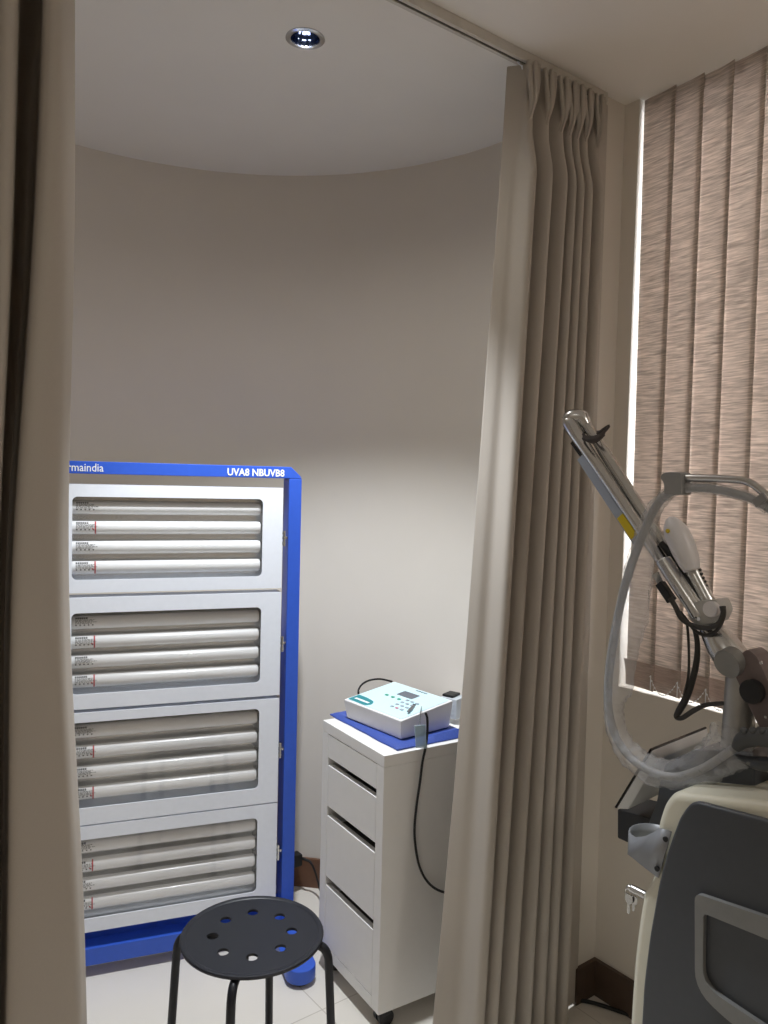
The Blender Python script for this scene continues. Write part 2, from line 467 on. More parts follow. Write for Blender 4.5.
for k in range(7):
    dt = .010 if k not in (2, 3, 4) else .007
    ridges.append((RT[k]-dt*.6, RB[k]-.012, 'r')); ridges.append((RT[k]+dt, RB[k]+.014, 'r'))
    if k < 6: ridges.append(((RT[k]+RT[k+1])/2+.004, (RB[k]+RB[k+1])/2+.010, 'v'))
ridges += [(RT[6]+.025, RB[6]+.03, 'w'), (1.815, 1.815, 'z')]
def yf(r, z, k):
    kind = r[2]
    pin = math.exp(-((z-2.425)/.035)**2)             # the pinch
    head = max(0, min(1, (z-2.43)/.08))              # the header above it
    g = max(0, min(1, (2.425-z)/.14))                 # folds open below the pinch
    amp = .012+.032*g+.018*g*k
    if kind == 'e': return TY+.034+.010*k
    if kind == 'f': return TY+.012+.004*k
    if kind == 'f2': return TY-.006-.006*k
    if kind == 'r': return TY-amp-.008*pin
    if kind == 'v': return TY+.014+.012*g+.006*k
    if kind == 'w': return TY-.010-.004*g
    return TY-.003
bm = curtain_bm(ridges, left, right, yf, 2.548, .005, 90)
obj('pleated_cloth', bm, CURT, ct, world=True, smooth=180, mods=(('SOLIDIFY', dict(thickness=.0022)), ('SUBSURF', dict(levels=1, render_levels=1))))
# stitched pleats of the heading: three fingers of cloth each, nipped in above the folds
for k in range(7):
    z_at = lambda z: RT[k]+(RB[k]-RT[k])*max(-.04, (2.42-z)/2.40)
    for s in (-1, 0, 1):
        bm = NB()
        pts = []; rad = []
        for z, w, dy, rr in ((2.545, .018, .020, .006), (2.50, .014, .024, .0065), (2.455, .007, .026, .006), (2.428, .0015, .020, .0042), (2.405, .004, .012, .004), (2.375, .006, -.004, .003)):
            pts.append((z_at(z)+s*w, TY-.012-dy+abs(s)*.006, z)); rad.append(rr)
        tube(bm, pts, rad, 8, 4)
        o = obj('pleat_finger', bm, CURT, ct, world=True, smooth=180)
for x in [1.462]+RT:
    bm = NB(); tube(bm, [(x, TY, 2.549), (x, TY+.001, 2.545), (x+.003, TY-.006, 2.538), (x+.003, TY-.010, 2.528), (x, TY-.012, 2.536)], .0014, 6, 3)
    tube(bm, [(x-.004, TY, 2.5475), (x+.004, TY, 2.5475)], .0022, 8)
    obj('curtain_hook', bm, WHITE_STEEL, ct, world=True)
# left-hand curtain, near the left edge of the picture
c2 = thing('curtain', 'beige curtain hanging in deep folds left of the blue lamp panel', 'curtain', (.25, TY, 0), 0, 'cubicle curtains')
def xl(z): return -.007+lerp_tab([(2.55, .403), (2.1, .402), (1.79, .391), (1.28, .391), (.92, .408), (.5, .432), (0, .45)], z)
def ck(px, py, Y): return at(px, py, Y=Y).x
KL = [  # (seen at y=200, seen at y=900, depth)
    (-70, -80, 1.43), (-45, -55, 1.35), (-20, -35, 1.44), (-4, -18, 1.36), (9, -8, 1.345), (13, -5, 1.37), (15, -4, 1.46), (20, -1, 1.60), (34, 6, 1.60), (37, 9, 1.46),
    (39, 12, 1.375), (45, 17, 1.352), (56, 40, 1.348), (66, 74, 1.36), (72, 82, 1.385), (75, 84.5, 1.41), (73.5, 83, 1.44)]
bm = NB(); rows = []
for j in range(41):
    z = 2.548-(2.548-.02)*j/40
    P = []
    for pa, pb, Y in KL:
        A, B = at(pa, 200, Y=Y), at(pb, 900, Y=Y)
        t = (z-A.z)/(B.z-A.z); t = max(-.35, t)
        P.append((A.x+(B.x-A.x)*t*(.75+.25*max(0, min(1, t)))-.0195*math.exp(-((z-1.32)/.46)**2)*min(1, max(0, (pa+10)/40)), TY+(Y-TY)*(.45+.55*max(0, min(1, (2.5-z)/.3)))))
    rows.append([bm.verts.new((x, y, z)) for x, y in cr(P, 8)])
for a, b in zip(rows, rows[1:]):
    for i in range(len(a)-1): bm.faces.new((a[i], a[i+1], b[i+1], b[i]))
obj('pleated_cloth', bm, CURT, c2, world=True, smooth=180, mods=(('SOLIDIFY', dict(thickness=.0022)),))
for dx in (-.28, -.19, -.1, -.02):
    x = xl(2.55)+dx
    bm = NB(); tube(bm, [(x, TY, 2.549), (x, TY, 2.545), (x, TY-.006, 2.535), (x, TY-.010, 2.526)], .0014, 6, 3); obj('curtain_hook', bm, WHITE_STEEL, c2, world=True)

# ================================================================== PHOTOTHERAPY LAMP PANEL
ua = math.radians(-17.04)
uv = thing('phototherapy_panel', 'tall blue framed panel of white ultraviolet tubes in four rows', 'therapy lamp', (.918, 2.253, 0), ua)
HW = .39
TOEX, TOEY = .362, -.20
# frame: posts, top bar, bottom bar
for s in (-1, 1):
    bm = NB(); x0, x1 = sorted((s*(HW-.040), s*HW))
    box(bm, (x0, 0, .05), (x1, .075, 1.497), .003)
    obj('post', bm, BLUE, uv)
bm = NB()
plate(bm, [(-HW, 1.497), (HW, 1.497), (HW-.006, 1.506), (HW-.034, 1.532), (-HW+.034, 1.532), (-HW+.006, 1.506)], [], 0, .075, Matrix.Translation((0, .075, 0)) @ XZY, .002)
top = obj('top_bar', bm, BLUE, uv)
bm = text_bm('UVA8 NBUVB8', .0225, .172, bold=.025); bm.transform(Matrix.Translation((.163, -.0004, 1.5015)) @ XZY); obj('lettering', bm, WHITEPRINT, top)
bm = text_bm('rmaindia', .0225, .094, bold=.005); bm.transform(Matrix.Translation((-.276, -.0004, 1.5035)) @ XZY); obj('lettering', bm, WHITEPRINT, top)
bm = NB(); box(bm, (-HW+.04, 0, .086), (HW-.04, .06, .137), .003); box(bm, (-HW+.04, .055, .086), (HW-.04, .06, .178)); obj('bottom_bar', bm, BLUE, uv)
# legs running front to back with rounded toes on glides
for s in (-1, 1):
    xc = s*TOEX; ty = TOEY
    bm = NB(); plate(bm, [(xc-.040, .16), (xc+.040, .16)]+[(xc+.044*math.cos(a), ty+.044*math.sin(a)) for a in [-PI*k/18 for k in range(19)]], [], .064, .104, None, .004)
    lg = obj('foot', bm, BLUE, uv)
    for yy in (ty, .13):
        bm = NB(); lathe(bm, [(0, .0508), (.026, .0508), (.030, .056), (.030, .064), (0, .064)], 24, Matrix.Translation((xc, yy, 0))); obj('glide', bm, BLACKPL, lg)
MOD = [(1.163, 1.468, 1.200, 1.433), (.833, 1.150, .876, 1.106), (.500, .823, .549, .795), (.186, .496, .226, .457)]
for mi, (z0, z1, w0, w1) in enumerate(MOD):
    bm = NB()
    plate(bm, [(-.332, z0), (.332, z0), (.332, z1), (-.332, z1)], [rrect(-.263, w0, .271, w1, .014)], 0, .003, XZY, 0)
    box(bm, (-.332, 0, z1-.003), (.332, .058, z1)); box(bm, (-.332, 0, z0), (.332, .058, z0+.003))
    box(bm, (-.332, 0, z0), (-.329, .058, z1)); box(bm, (.329, 0, z0), (.332, .058, z1))
    bm.transform(Matrix.Translation((0, .003, 0)))
    lp = obj('lamp_unit', bm, WHITE_STEEL, uv, smooth=0)
    bm = NB(); box(bm, (-.327, .054, z0+.003), (.327, .057, z1-.003)); box(bm, (-.327, .012, z1-.012), (.327, .054, z1-.006)); obj('reflector', bm, MIRROR, lp, smooth=0)
    bm = NB(); box(bm, (-.29, .0075, w0-.012), (.29, .0095, w1+.012)); obj('acrylic_cover', bm, ACRYL, lp, smooth=0)
    H = w1-w0
    for t in range(4):
        zc = w1-H*(.135+.243*t); tyc = .031
        bm = NB(); tube(bm, [(-.295, tyc, zc), (-.29, tyc, zc), (.262, tyc, zc), (.268, tyc, zc)], [.015, .0192, .0192, .0170], 24)
        tb = obj('lamp_tube', bm, LAMPGLASS, lp)
        # sockets at the ends belong to the unit: small clips
        for xa, xb in ((.268, .284), (-.305, -.295)):
            bm = NB(); box(bm, (xa, tyc-.006, zc-.012), (xb, tyc+.012, zc+.010), .001); obj('tube_socket', bm, mat('grey_socket', (120, 120, 120), .4), lp)
        # the printing wraps the glass (unreadable small type) and every second tube has a red ring
        def wrap(x0, x1, a0, a1, mt, nm, bmx=None):
            b2 = bmx or NB(); r = .0197; n = 16
            g = [[b2.verts.new((x, tyc-r*math.cos(math.radians(a0+(a1-a0)*k/n)), zc+r*math.sin(math.radians(a0+(a1-a0)*k/n)))) for k in range(n+1)] for x in (x0, x1)]
            for k in range(n): b2.faces.new((g[0][k], g[1][k], g[1][k+1], g[0][k+1]))
            return b2
        b2 = NB(); xs = -.253
        for c in range(6): wrap(xs+c*.0056, xs+c*.0056+.0042, 36, 54, None, None, b2)
        for row, (a0, wd) in enumerate(((26, .05), (17, .046), (8, .058), (-2, .044))):
            x = xs
            while x < xs+wd:
                wl = random.choice((.003, .005, .008)); wrap(x, min(x+wl, xs+wd), a0, a0+4.5, None, None, b2); x += wl+.002
        for c in range(5): wrap(xs+c*.011, xs+c*.011+.004, -20, -9, None, None, b2)
        obj('printing', b2, PRINT, lp)
        if t % 2 == 1:
            b2 = NB(); wrap(-.2040, -.2000, -60, 66, None, None, b2); wrap(-.2105, -.2065, -14, -2, None, None, b2); obj('printed_ring', b2, RED, lp)
    zc = (z0+z1)/2
    bm = NB(); box(bm, (.332, .006, zc-.004), (.350, .016, zc+.004), .001); box(bm, (.332, .002, zc+.010), (.343, .02, zc+.02), .001); box(bm, (.332, .002, zc-.022), (.343, .02, zc-.012), .001)
    tube(bm, [(.338, -.001, zc-.025), (.338, -.001, zc+.023)], .0035, 10); obj('hinge', bm, CHROME, lp)

# the panel's true size: its glides stand on the floor
US = 1.035
seen = set()
for ch in uv.children_recursive:
    if ch.data not in seen:
        seen.add(ch.data); ch.data.transform(Matrix.Translation((0, 0, -.0525)) @ Matrix.Scale(US, 4))

# ================================================================== DRAWER CABINET
ca = math.radians(-95.43)
CW, CD = .353, .455
cb = thing('drawer_cabinet', 'narrow white drawer cabinet on castors beside the curtain', 'cabinet', (1.300, 1.979, 0), ca)
# local x runs along the front from its far to its near corner, local y goes back into the cabinet, towards the wall
Zt, Zb, sd = .765, .054, .0365
bm = NB()
box(bm, (0, .0, .733), (CW, CD, Zt), .0015); box(bm, (0, 0, Zb), (sd, CD, .733), .001); box(bm, (CW-sd, 0, Zb), (CW, CD, .733), .001)
box(bm, (sd, 0, Zb), (CW-sd, CD, .086)); box(bm, (sd, CD-.006, .086), (CW-sd, CD, .733))
obj('body', bm, CABW, cb)
for z0, z1 in ((.662, .731), (.514, .639), (.299, .485), (.088, .271)):
    bm = NB(); box(bm, (sd+.0015, .0004, z0), (CW-sd-.0015, .018, z1), .0012)
    dr = obj('drawer', bm, CABW, cb)
    bm = NB(); box(bm, (sd+.008, .018, z0+.006), (CW-sd-.008, CD-.03, z1-.03)); obj('drawer_box', bm, SLOTSHADE, dr, smooth=0)
for x, yv in ((.035, .04), (CW-.035, .04), (.035, CD-.05), (CW-.035, CD-.05)):
    bm = NB()
    for dx in (-.011, .011): tube(bm, [(x+dx-.007, yv, .0225), (x+dx+.007, yv, .0225)], .0225, 20)
    tube(bm, [(x, yv, .02), (x, yv, Zb+.001)], .008, 12); box(bm, (x-.02, yv-.018, .028), (x+.02, yv+.012, .046), .006)
    obj('castor', bm, BLACKPL, cb)

# blue cloth pouch under the device
pad = [at(330, 714, Z=.77), at(397.5, 749.5, Z=.77), at(470, 734, Z=.772)]
p0, p1, p2 = [Vector((p.x, p.y)) for p in pad]
p3 = p0+(p2-p1)
def pad_z(u, v):
    e = min(u, 1-u, v, 1-v)
    n = noise.noise(Vector((u*4, v*4, 1.3)))
    return e, n
def padf(sign):
    def fn(u, v):
        p = p1+(p0-p1)*u+(p2-p1)*v
        e, n = pad_z(u, v)
        th = .004+.0075*min(1, e/.05)+.020*v*max(0, min(1, (.075-u)/.05))*min(1, e/.02)
        w = noise.noise(Vector((u*5, v*3, .3)))*.003
        return (p.x+w, p.y+w*.6, .7665+(th+n*.0008*min(1, e/.05) if sign > 0 else 0))
    return fn
bm = NB(); grid(bm, padf(1), 24, 24); grid(bm, padf(-1), 24, 24)
bmesh.ops.bridge_loops
V = list(bm.verts); n1 = 25*25
def ring(o): 
    idx = [(i, 0) for i in range(25)]+[(24, j) for j in range(1, 25)]+[(i, 24) for i in range(23, -1, -1)]+[(0, j) for j in range(23, 0, -1)]
    return [V[o+i*25+j] for i, j in idx]
ra, rb = ring(0), ring(n1)
for k in range(len(ra)): bm.faces.new((ra[k], ra[(k+1) % len(ra)], rb[(k+1) % len(ra)], rb[k]))
bmesh.ops.recalc_face_normals(bm, faces=bm.faces)
o = obj('folded_cloth', bm, MATBLUE, None, smooth=60)
tag(o, 'folded blue nylon cloth lying on top of the white cabinet', 'cloth'); rebase(o, (p1.x, p1.y, .7665))

# control box
DZ = .7795
dv = thing('control_box', 'white control box with teal oval and keypad on the blue cloth', 'medical device', (1.446, 1.801, DZ), math.radians(2.5))
# local x: depth (front at -x), local y: width; the top slopes up towards the back
w, dp = .1325, .1015
bm = NB()
hexa(bm, [(-dp+.008, -w+.007, 0), (dp-.006, -w+.007, 0), (dp-.006, w-.007, 0), (-dp+.008, w-.007, 0), (-dp, -w, .056), (dp, -w, .081), (dp, w, .081), (-dp, w, .056)], .005)
obj('housing', bm, DEVW, dv)
sl = math.atan2(.025, 2*dp)
# frame of the sloping face: local a along the width from far (left in the photo) to near, b going back
def face_m(h=0.0004):
    ax = Vector((0, -1, 0)); ay = Vector((math.cos(sl), 0, math.sin(sl))); az = ax.cross(ay)
    M = Matrix((ax, ay, az)).transposed().to_4x4(); M.translation = Vector((-dp, w, .056))+az*h
    return M
FM = face_m()
W2, D2 = 2*w, 2*dp/math.cos(sl)
bm = NB(); plate(bm, rrect(.008, .008, W2-.008, D2-.008, .008), [], 0, .0008, FM); fp = obj('faceplate', bm, DEVTOP, dv)
FM2 = face_m(.0013)
def on_face(bm, poly, m, name, h=.0006): 
    plate(bm, poly, [], 0, h, FM2); return obj(name, bm, m, fp)
on_face(NB(), round_poly([(.012, .010), (.096, .008), (.106, .024), (.094, .044), (.050, .052), (.012, .052)], [.002, .018, .012, .018, .03, .004]), TEAL, 'oval_badge')
FM3 = face_m(.002)
bm = NB()
x = .026
for wl in (.014, .009, .012, .011, .009, .010): plate(bm, [(x, .022), (x+wl-.0015, .022), (x+wl-.0015, .031), (x, .031)], [], 0, .0004, FM3); x += wl
obj('badge_lettering', bm, WHITEPRINT, fp)
on_face(NB(), rrect(.098, .128, .166, .163, .002), LCD, 'display', .0008)
for x in (.074, .102, .130): 
    on_face(NB(), rrect(x, .100, x+.013, .109, .003), GREEN, 'button', .0015)
for r in range(4):
    for c in range(3):
        on_face(NB(), rrect(.158+c*.021, .050+r*.020, .158+c*.021+.012, .050+r*.020+.008, .002), PINK if (r, c) == (0, 1) else KEYGREY, 'button', .0015)
bm = NB()
x = .120
for wl in (.008, .006, .009, .007, .005, .010, .006): plate(bm, [(x, .186), (x+wl-.002, .186), (x+wl-.002, .191), (x, .191)], [], 0, .0003, FM2); x += wl
obj('heading_print', bm, PRINT, fp)
# its flexible leads, plugged in at the back
bm = NB(); q = [at(358.5, 695, X=1.52), at(358.5, 690, X=1.535), at(362, 684.5, X=1.55), at(369, 680.5, X=1.565), at(380, 679, X=1.58), at(392, 681.5, X=1.59)]
q = [(q[0].x, q[0].y, .792)]+q
tube(bm, q, .0032, 10, 5); obj('lead', bm, RUBBER, dv, world=True)

# remote lead that hangs over the cabinet's side
hang = [(425.5, 713), (427, 717), (427.5, 724), (427, 737), (425, 750), (422.5, 762), (420, 782), (416.5, 806), (414.5, 830), (416, 850), (420, 868), (427, 881), (436, 889), (447, 893), (456, 893)]
cdir = Vector((math.cos(ca), math.sin(ca))); 
sidep = Vector((1.300, 1.979))+cdir*(CW+.004)       # a point on the cabinet's near side
def on_side(px, py, off=.0):
    r = Fv*FPX+Rv*(px-384)+Uv*(512-py); n = Vector((cdir.x, cdir.y, 0)); o = Vector((sidep.x, sidep.y, 0))+n*off
    t = ((o-CAM).dot(n))/r.dot(n); return CAM+r*t
bm = NB(); tube(bm, [on_side(*p, off=.006) for p in hang], .0034, 10, 5)
o = obj('hanging_cable', bm, RUBBER); tag(o, 'black cable hanging down the side of the white cabinet', 'cable'); rebase(o, on_side(*hang[5]))
# keys on a ring with a pale blue tag
kb = thing('key_bunch', 'bunch of keys with pale blue plastic tag on the control box', 'keys', on_side(421, 745))
ztop = .846
def kp(px, py): return at(px, py, Z=ztop)
for (a, b) in (((417, 703), (409.5, 711.5)), ((417.5, 705), (417, 697))):
    A, B = kp(*a), kp(*b); ax = (B-A).normalized(); sx = Vector((-ax.y, ax.x, 0))*1.35; L = (B-A).length*1.15
    M = Matrix((ax, sx, Vector((0, 0, 1)))).transposed().to_4x4(); M.translation = A+Vector((0, 0, .002))
    bm = NB(); plate(bm, round_poly([(-.012, -.010), (.008, -.011), (.012, -.004), (L, -.0035), (L, .001), (L-.006, .003), (L-.012, .001), (L-.018, .0035), (.012, .004), (.008, .011), (-.012, .010)], [.006, .006, 0, 0, 0, 0, 0, 0, 0, .006, .006]), [[(-.004+.003*math.cos(k*PI/4), .003*math.sin(k*PI/4)) for k in range(8)]], 0, .002, M)
    obj('key', bm, mat('key_metal', (120, 122, 126), .3, .8), kb, world=True)
bm = NB(); c0 = kp(420, 705); tube(bm, [c0+Vector((.012*math.cos(2*PI*k/20), .012*math.sin(2*PI*k/20), .004)) for k in range(21)], .0009, 6, 0, False); obj('key_ring', bm, CHROME, kb, world=True)
bm = NB()
cc = [kp(421.5, 708)+Vector((0, 0, .003)), on_side(420.5, 712.5, .006), on_side(420, 719, .008), on_side(419.5, 726, .008)]
tube(bm, cc, .0011, 6, 4)
for k, p in enumerate(cr([tuple(c) for c in cc], 5)): bmesh.ops.create_icosphere(bm, subdivisions=1, radius=.0022, matrix=Matrix.Translation(p))
obj('chain', bm, CHROME, kb, world=True)
A, B, C_, D_ = on_side(414, 725.5, .008), on_side(425, 724.5, .010), on_side(426, 748.5, .008), on_side(415.5, 747.5, .006)
n = Vector((cdir.x, cdir.y, 0))
bm = NB(); hexa(bm, [A, B, C_, D_, A+n*.004, B+n*.004, C_+n*.004, D_+n*.004], .0012); obj('tag', bm, TAGPL, kb, world=True)
# a pale grey adapter behind the control box
ad = at(457, 703, X=1.66)
bx = thing('power_adapter', 'pale grey adapter block standing behind the control box', 'adapter', (1.625, 1.752, .7815), .3)
bm = NB(); box(bm, (-.03, -.03, 0), (.03, .03, .062), .005)
for k in range(3): box(bm, (-.0312, -.022, .014+k*.014), (-.029, .022, .018+k*.014))
obj('case', bm, mat('pale_grey_plastic', (190, 196, 202), .5), bx)
bm = NB(); box(bm, (-.024, -.012, .062), (.024, .026, .07), .003); obj('cap', bm, BLACKPL, bx)

# ================================================================== STOOL
st = thing('stool', 'round black metal stool with eight holes in its seat', 'stool', (.854, 1.577, 0), math.radians(-44))
# local -x: left in the photo, local -y: towards the camera
n = 56; SR = .1615
seat = [(SR*math.cos(2*PI*k/n), SR*math.sin(2*PI*k/n)) for k in range(n)]
holes = [[(.012+.090*math.cos(a0)+.0135*math.cos(2*PI*k/16), .004+.090*math.sin(a0)+.0135*math.sin(2*PI*k/16)) for k in range(16)] for a0 in [2*PI*(j+.12+.222)/8 for j in range(8)]]
holes = [[(x-.012, y-.004) for x, y in h] for h in holes]
bm = NB(); plate(bm, seat, holes, .440, .446)
lathe(bm, [(SR-.001, .4395), (SR+.0015, .441), (SR+.0025, .4445), (SR+.0005, .4475), (SR-.005, .4485), (SR-.010, .4470), (SR-.012, .4455), (SR-.01, .440)], 56, None, True)
obj('seat', bm, BLACK, st, smooth=40)
for k in range(4):
    a = PI/2*k+math.radians(2)
    c, s = math.cos(a), math.sin(a)
    prof = [(.070, .431), (.120, .431), (.150, .430), (.166, .424), (.1755, .408), (.179, .385), (.184, .30), (.200, .012)]
    bm = NB(); tube(bm, [(r*c, r*s, z) for r, z in prof], .0098, 14, 6)
    lg = obj('leg', bm, BLACK, st)
    bm = NB(); tube(bm, [(.2008*c, .2008*s, .0), (.1995*c, .1995*s, .022)], .0125, 14); obj('foot_cap', bm, RUBBER, lg)
    bm = NB(); lathe(bm, [(0, .447), (.004, .4468), (.0055, .4458)], 12, Matrix.Translation((.11*c, .11*s, -.4475))) if False else None
bm = NB(); tube(bm, [(.085*math.cos(2*PI*k/32), .085*math.sin(2*PI*k/32), .420) for k in range(33)], .005, 8, 0, False); obj('ring_brace', bm, BLACK, st)

# ================================================================== LASER MACHINE
LX = 1.30
lm = thing('laser_machine', 'cream and slate grey wheeled laser machine with a jointed silver arm', 'medical machine', (1.50, .55, 0))
def yz(px, py, X=LX): 
    p = at(px, py, X=X); return (p.y, p.z)
shell = [(.885, .07)]+[yz(*p) for p in ((629, 1010), (632, 965), (637, 922), (642, 893), (650, 881))]+[yz(655, 868), yz(655.5, 826), yz(663, 803), yz(672, 792), yz(690, 794.5), yz(768, 803)]+[(.45, 1.005), (.32, .99), (.25, .93), (.22, .80), (.22, .07)]
shell = round_poly(shell, [.02, .03, .03, .03, .02, .015, .012, .02, .02, .015, .03, .05, .05, .04, .04, .04, .02], 4)
bm = NB(); plate(bm, shell, [], LX, 1.70, YZX, .0); bevel_all(bm, .016, 3, 1.2); obj('shell', bm, CREAM, lm, world=True, smooth=40)
pan = [(.845, .10)]+[yz(*p, X=LX-.012) for p in ((641, 1024), (643, 986), (649, 937), (659, 880), (668, 848), (679, 818), (685, 809), (690, 803.5), (697, 802))]+[yz(768, 820.6, LX-.012)]+[(.36, .945), (.27, .90), (.25, .82), (.25, .10)]
pan = round_poly(pan, [.03, .02, .02, .02, .02, .02, .01, .006, .006, .008, .02, .04, .04, .04, .03], 4)
bm = NB(); plate(bm, pan, [], LX-.012, LX+.004, YZX); bevel_all(bm, .006, 3, 1.0); sp = obj('side_panel', bm, SLATE, lm, world=True, smooth=40)
to = [yz(p[0], p[1], LX-.02) for p in ((695, 891), (708, 891), (768, 913))]
tf = LX-.022
outer = [yz(694.5, 893, tf), yz(768, 918, tf), (.335, yz(768, 918, tf)[1]+.022), (.335, .545), yz(768, 1048, tf), yz(733, 1026, tf), yz(694.7, 990, tf)]
inner = [yz(703.5, 913.5, tf), yz(768, 940, tf), (.36, yz(768, 940, tf)[1]+.02), (.36, .57), yz(768, 1029, tf), yz(739, 1010, tf), yz(702.5, 985, tf)]
ro = round_poly(outer, [.014, .0, .04, .04, 0, .05, .05]); ri = round_poly(inner, [.008, .0, .03, .03, 0, .04, .04])
bm = NB(); plate(bm, ro, [ri], tf, LX-.010, YZX); bevel_all(bm, .003, 2, 1.2); obj('panel_trim', bm, TRIMGREY, sp, world=True, smooth=40)
for yc in (.80, .33):
    for xc in (1.36, 1.64):
        bm = NB(); tube(bm, [(xc-.015, yc, .035), (xc+.015, yc, .035)], .035, 20); box(bm, (xc-.02, yc-.02, .045), (xc+.02, yc+.02, .075), .004); obj('castor', bm, BLACKPL, lm, world=True)
# bracket: a strap of silver sheet bent round like a loop beside the shell
near = [((672, 831.5), (659, 877.5)), ((660.5, 828), (647, 868.5)), ((654, 832), (640, 863)), ((645, 836.3), (633.5, 857.5)), ((636, 837.2), (628.5, 854))]
bm = NB(); rows = []
for (a, b) in near:
    pa, pb = at(*a, X=LX-.006), at(*b, X=LX-.006); rows.append((pa, pb))
ye, zt, zb_ = rows[-1][0].y, rows[-1][0].z, rows[-1][1].z
for k in range(1, 8):
    a = PI*k/8; rad = .038
    y = ye+.030*math.sin(a); x = LX-.006+rad*(1-math.cos(a))
    rows.append((Vector((x, y, zt+.003*k/8)), Vector((x, y, zb_+.002))))
for yb_ in (ye, ye-.03, ye-.07): rows.append((Vector((LX+.07, yb_, zt+.004)), Vector((LX+.07, yb_, zb_))))
g = [[bm.verts.new(p) for p in r] for r in rows]
for a, b in zip(g, g[1:]): bm.faces.new((a[0], a[1], b[1], b[0]))
bk = obj('holder_bracket', bm, mat('grey_sheet_metal', (140, 143, 148), .4, .3), lm, world=True, smooth=50, mods=(('SOLIDIFY', dict(thickness=.003)),))
for p in ((666, 839), (657.5, 868.5)):
    q = at(*p, X=LX-.009); bm = NB(); tube(bm, [q, q+Vector((-.003, 0, 0))], .005, 12); obj('screw', bm, BLACKPL, bk, world=True)
# console hump and black box below the screen
con = [yz(*p, X=1.42) for p in ((650, 830), (662, 800), (666, 775), (672, 760), (700, 748), (730, 748), (760, 760), (760, 812), (700, 830))]
bm = NB(); plate(bm, round_poly(con, .012, 3), [], 1.40, 1.62, YZX); bevel_all(bm, .006, 2, 1.2); obj('console', bm, SLATE, lm, world=True, smooth=40)
bb = [yz(*p, X=1.50) for p in ((620, 808), (652, 817), (655, 850), (640, 846), (620, 837))]
bm = NB(); plate(bm, bb, [], 1.49, 1.60, YZX); bevel_all(bm, .003); obj('junction_box', bm, BLACKPL, lm, world=True)
# tilted screen seen from behind
A = at(649.5, 748, X=1.42); Bp = at(705, 726, X=1.66); Cp = at(615.5, 806, X=1.42)
ex = (Bp-A).normalized(); ey = (Cp-A); ey = (ey-ex*ey.dot(ex)); hl = ey.length; ey.normalize(); nz = ex.cross(ey)
if nz.z < 0: nz = -nz
wl = (Bp-A).length
def scr(a, b, c): return A+ex*a+ey*b+nz*c
bm = NB(); hexa(bm, [scr(.012, .012, -.024), scr(wl-.012, .012, -.024), scr(wl-.012, hl-.012, -.024), scr(.012, hl-.012, -.024), scr(0, 0, -.006), scr(wl, 0, -.006), scr(wl, hl, -.006), scr(0, hl, -.006)], .003)
sn = obj('screen', bm, mat('silver_screen_case', (206, 207, 206), .35, .15), lm, world=True)
bm = NB(); hexa(bm, [scr(0, 0, -.0058), scr(wl, 0, -.0058), scr(wl, hl, -.0058), scr(0, hl, -.0058), scr(0, 0, -.001), scr(wl, 0, -.001), scr(wl, hl, -.001), scr(0, hl, -.001)], .001); obj('screen_glass', bm, SCREEN_GLASS, sn, world=True)
pA, pB = scr(wl*.5, hl*.45, -.024), Vector((1.53, .855, .93))
bm = NB(); tube(bm, [pA, (pA+pB)/2+Vector((0, 0, -.01)), pB], .026, 16, 4); obj('screen_neck', bm, SLATE, lm, world=True)
# column
AX = 1.45
def ap(px, py, X=AX): return at(px, py, X=X)
c0, c1 = ap(737, 752), ap(739, 672)
bm = NB(); tube(bm, [(c0.x, c0.y, .93), (c0.x, c0.y, c0.z), (c0.x, c0.y-.002, c1.z), (c0.x, c0.y-.002, c1.z+.006)], [.032, .030, .0275, .023], 28); obj('column', bm, mat('grey_column_metal', (172, 172, 170), .42, .7, .03, 60), lm, world=True)
# counterbalance casting with black knob
q = [yz(*p, X=AX-.02) for p in ((736, 671), (739, 657), (750, 648), (759, 655), (775, 690), (800, 740), (800, 790), (770, 742), (752, 707))]
bm = NB(); plate(bm, round_poly(q, .008, 3), [], AX-.030, AX+.02, YZX); bevel_all(bm, .004, 2, 1.2); cs = obj('arm_casting', bm, ARMGREY, lm, world=True, smooth=40)
k0 = ap(754, 691, AX-.03)
bm = NB(); tube(bm, [k0, k0+Vector((-.012, 0, 0)), k0+Vector((-.014, 0, 0))], [.022, .022, .019], 24); obj('knob', bm, BLACKPL, cs, world=True)
for p in ((761, 663), (766, 717), (758, 728)):
    k1 = ap(*p, AX-.030); bm = NB(); tube(bm, [k1+Vector((.002, 0, 0)), k1+Vector((-.002, 0, 0))], .0028, 8); obj('screw', bm, CHROME, cs, world=True)
# elbow
e0, e1, e2, e3 = ap(703, 612), ap(709, 626), ap(722, 645), ap(738, 668)
PX = .00196
bm = NB(); tube(bm, [e0, e1, ap(714, 633), e2, ap(733, 660), e3], [10*PX, 10.5*PX, 13*PX, 16*PX, 17*PX, 14*PX], 28); el = obj('elbow', bm, STEEL, lm, world=True)
t0 = ap(735, 660, AX-.020); 
bm = NB(); tube(bm, [t0, t0+Vector((-.022, .004, -.006)), t0+Vector((-.024, .004, -.0065))], [14*PX, 14*PX, 12.5*PX], 28); obj('elbow_cap', bm, mat('dull_cap_metal', (132, 131, 128), .4, .4), el, world=True)
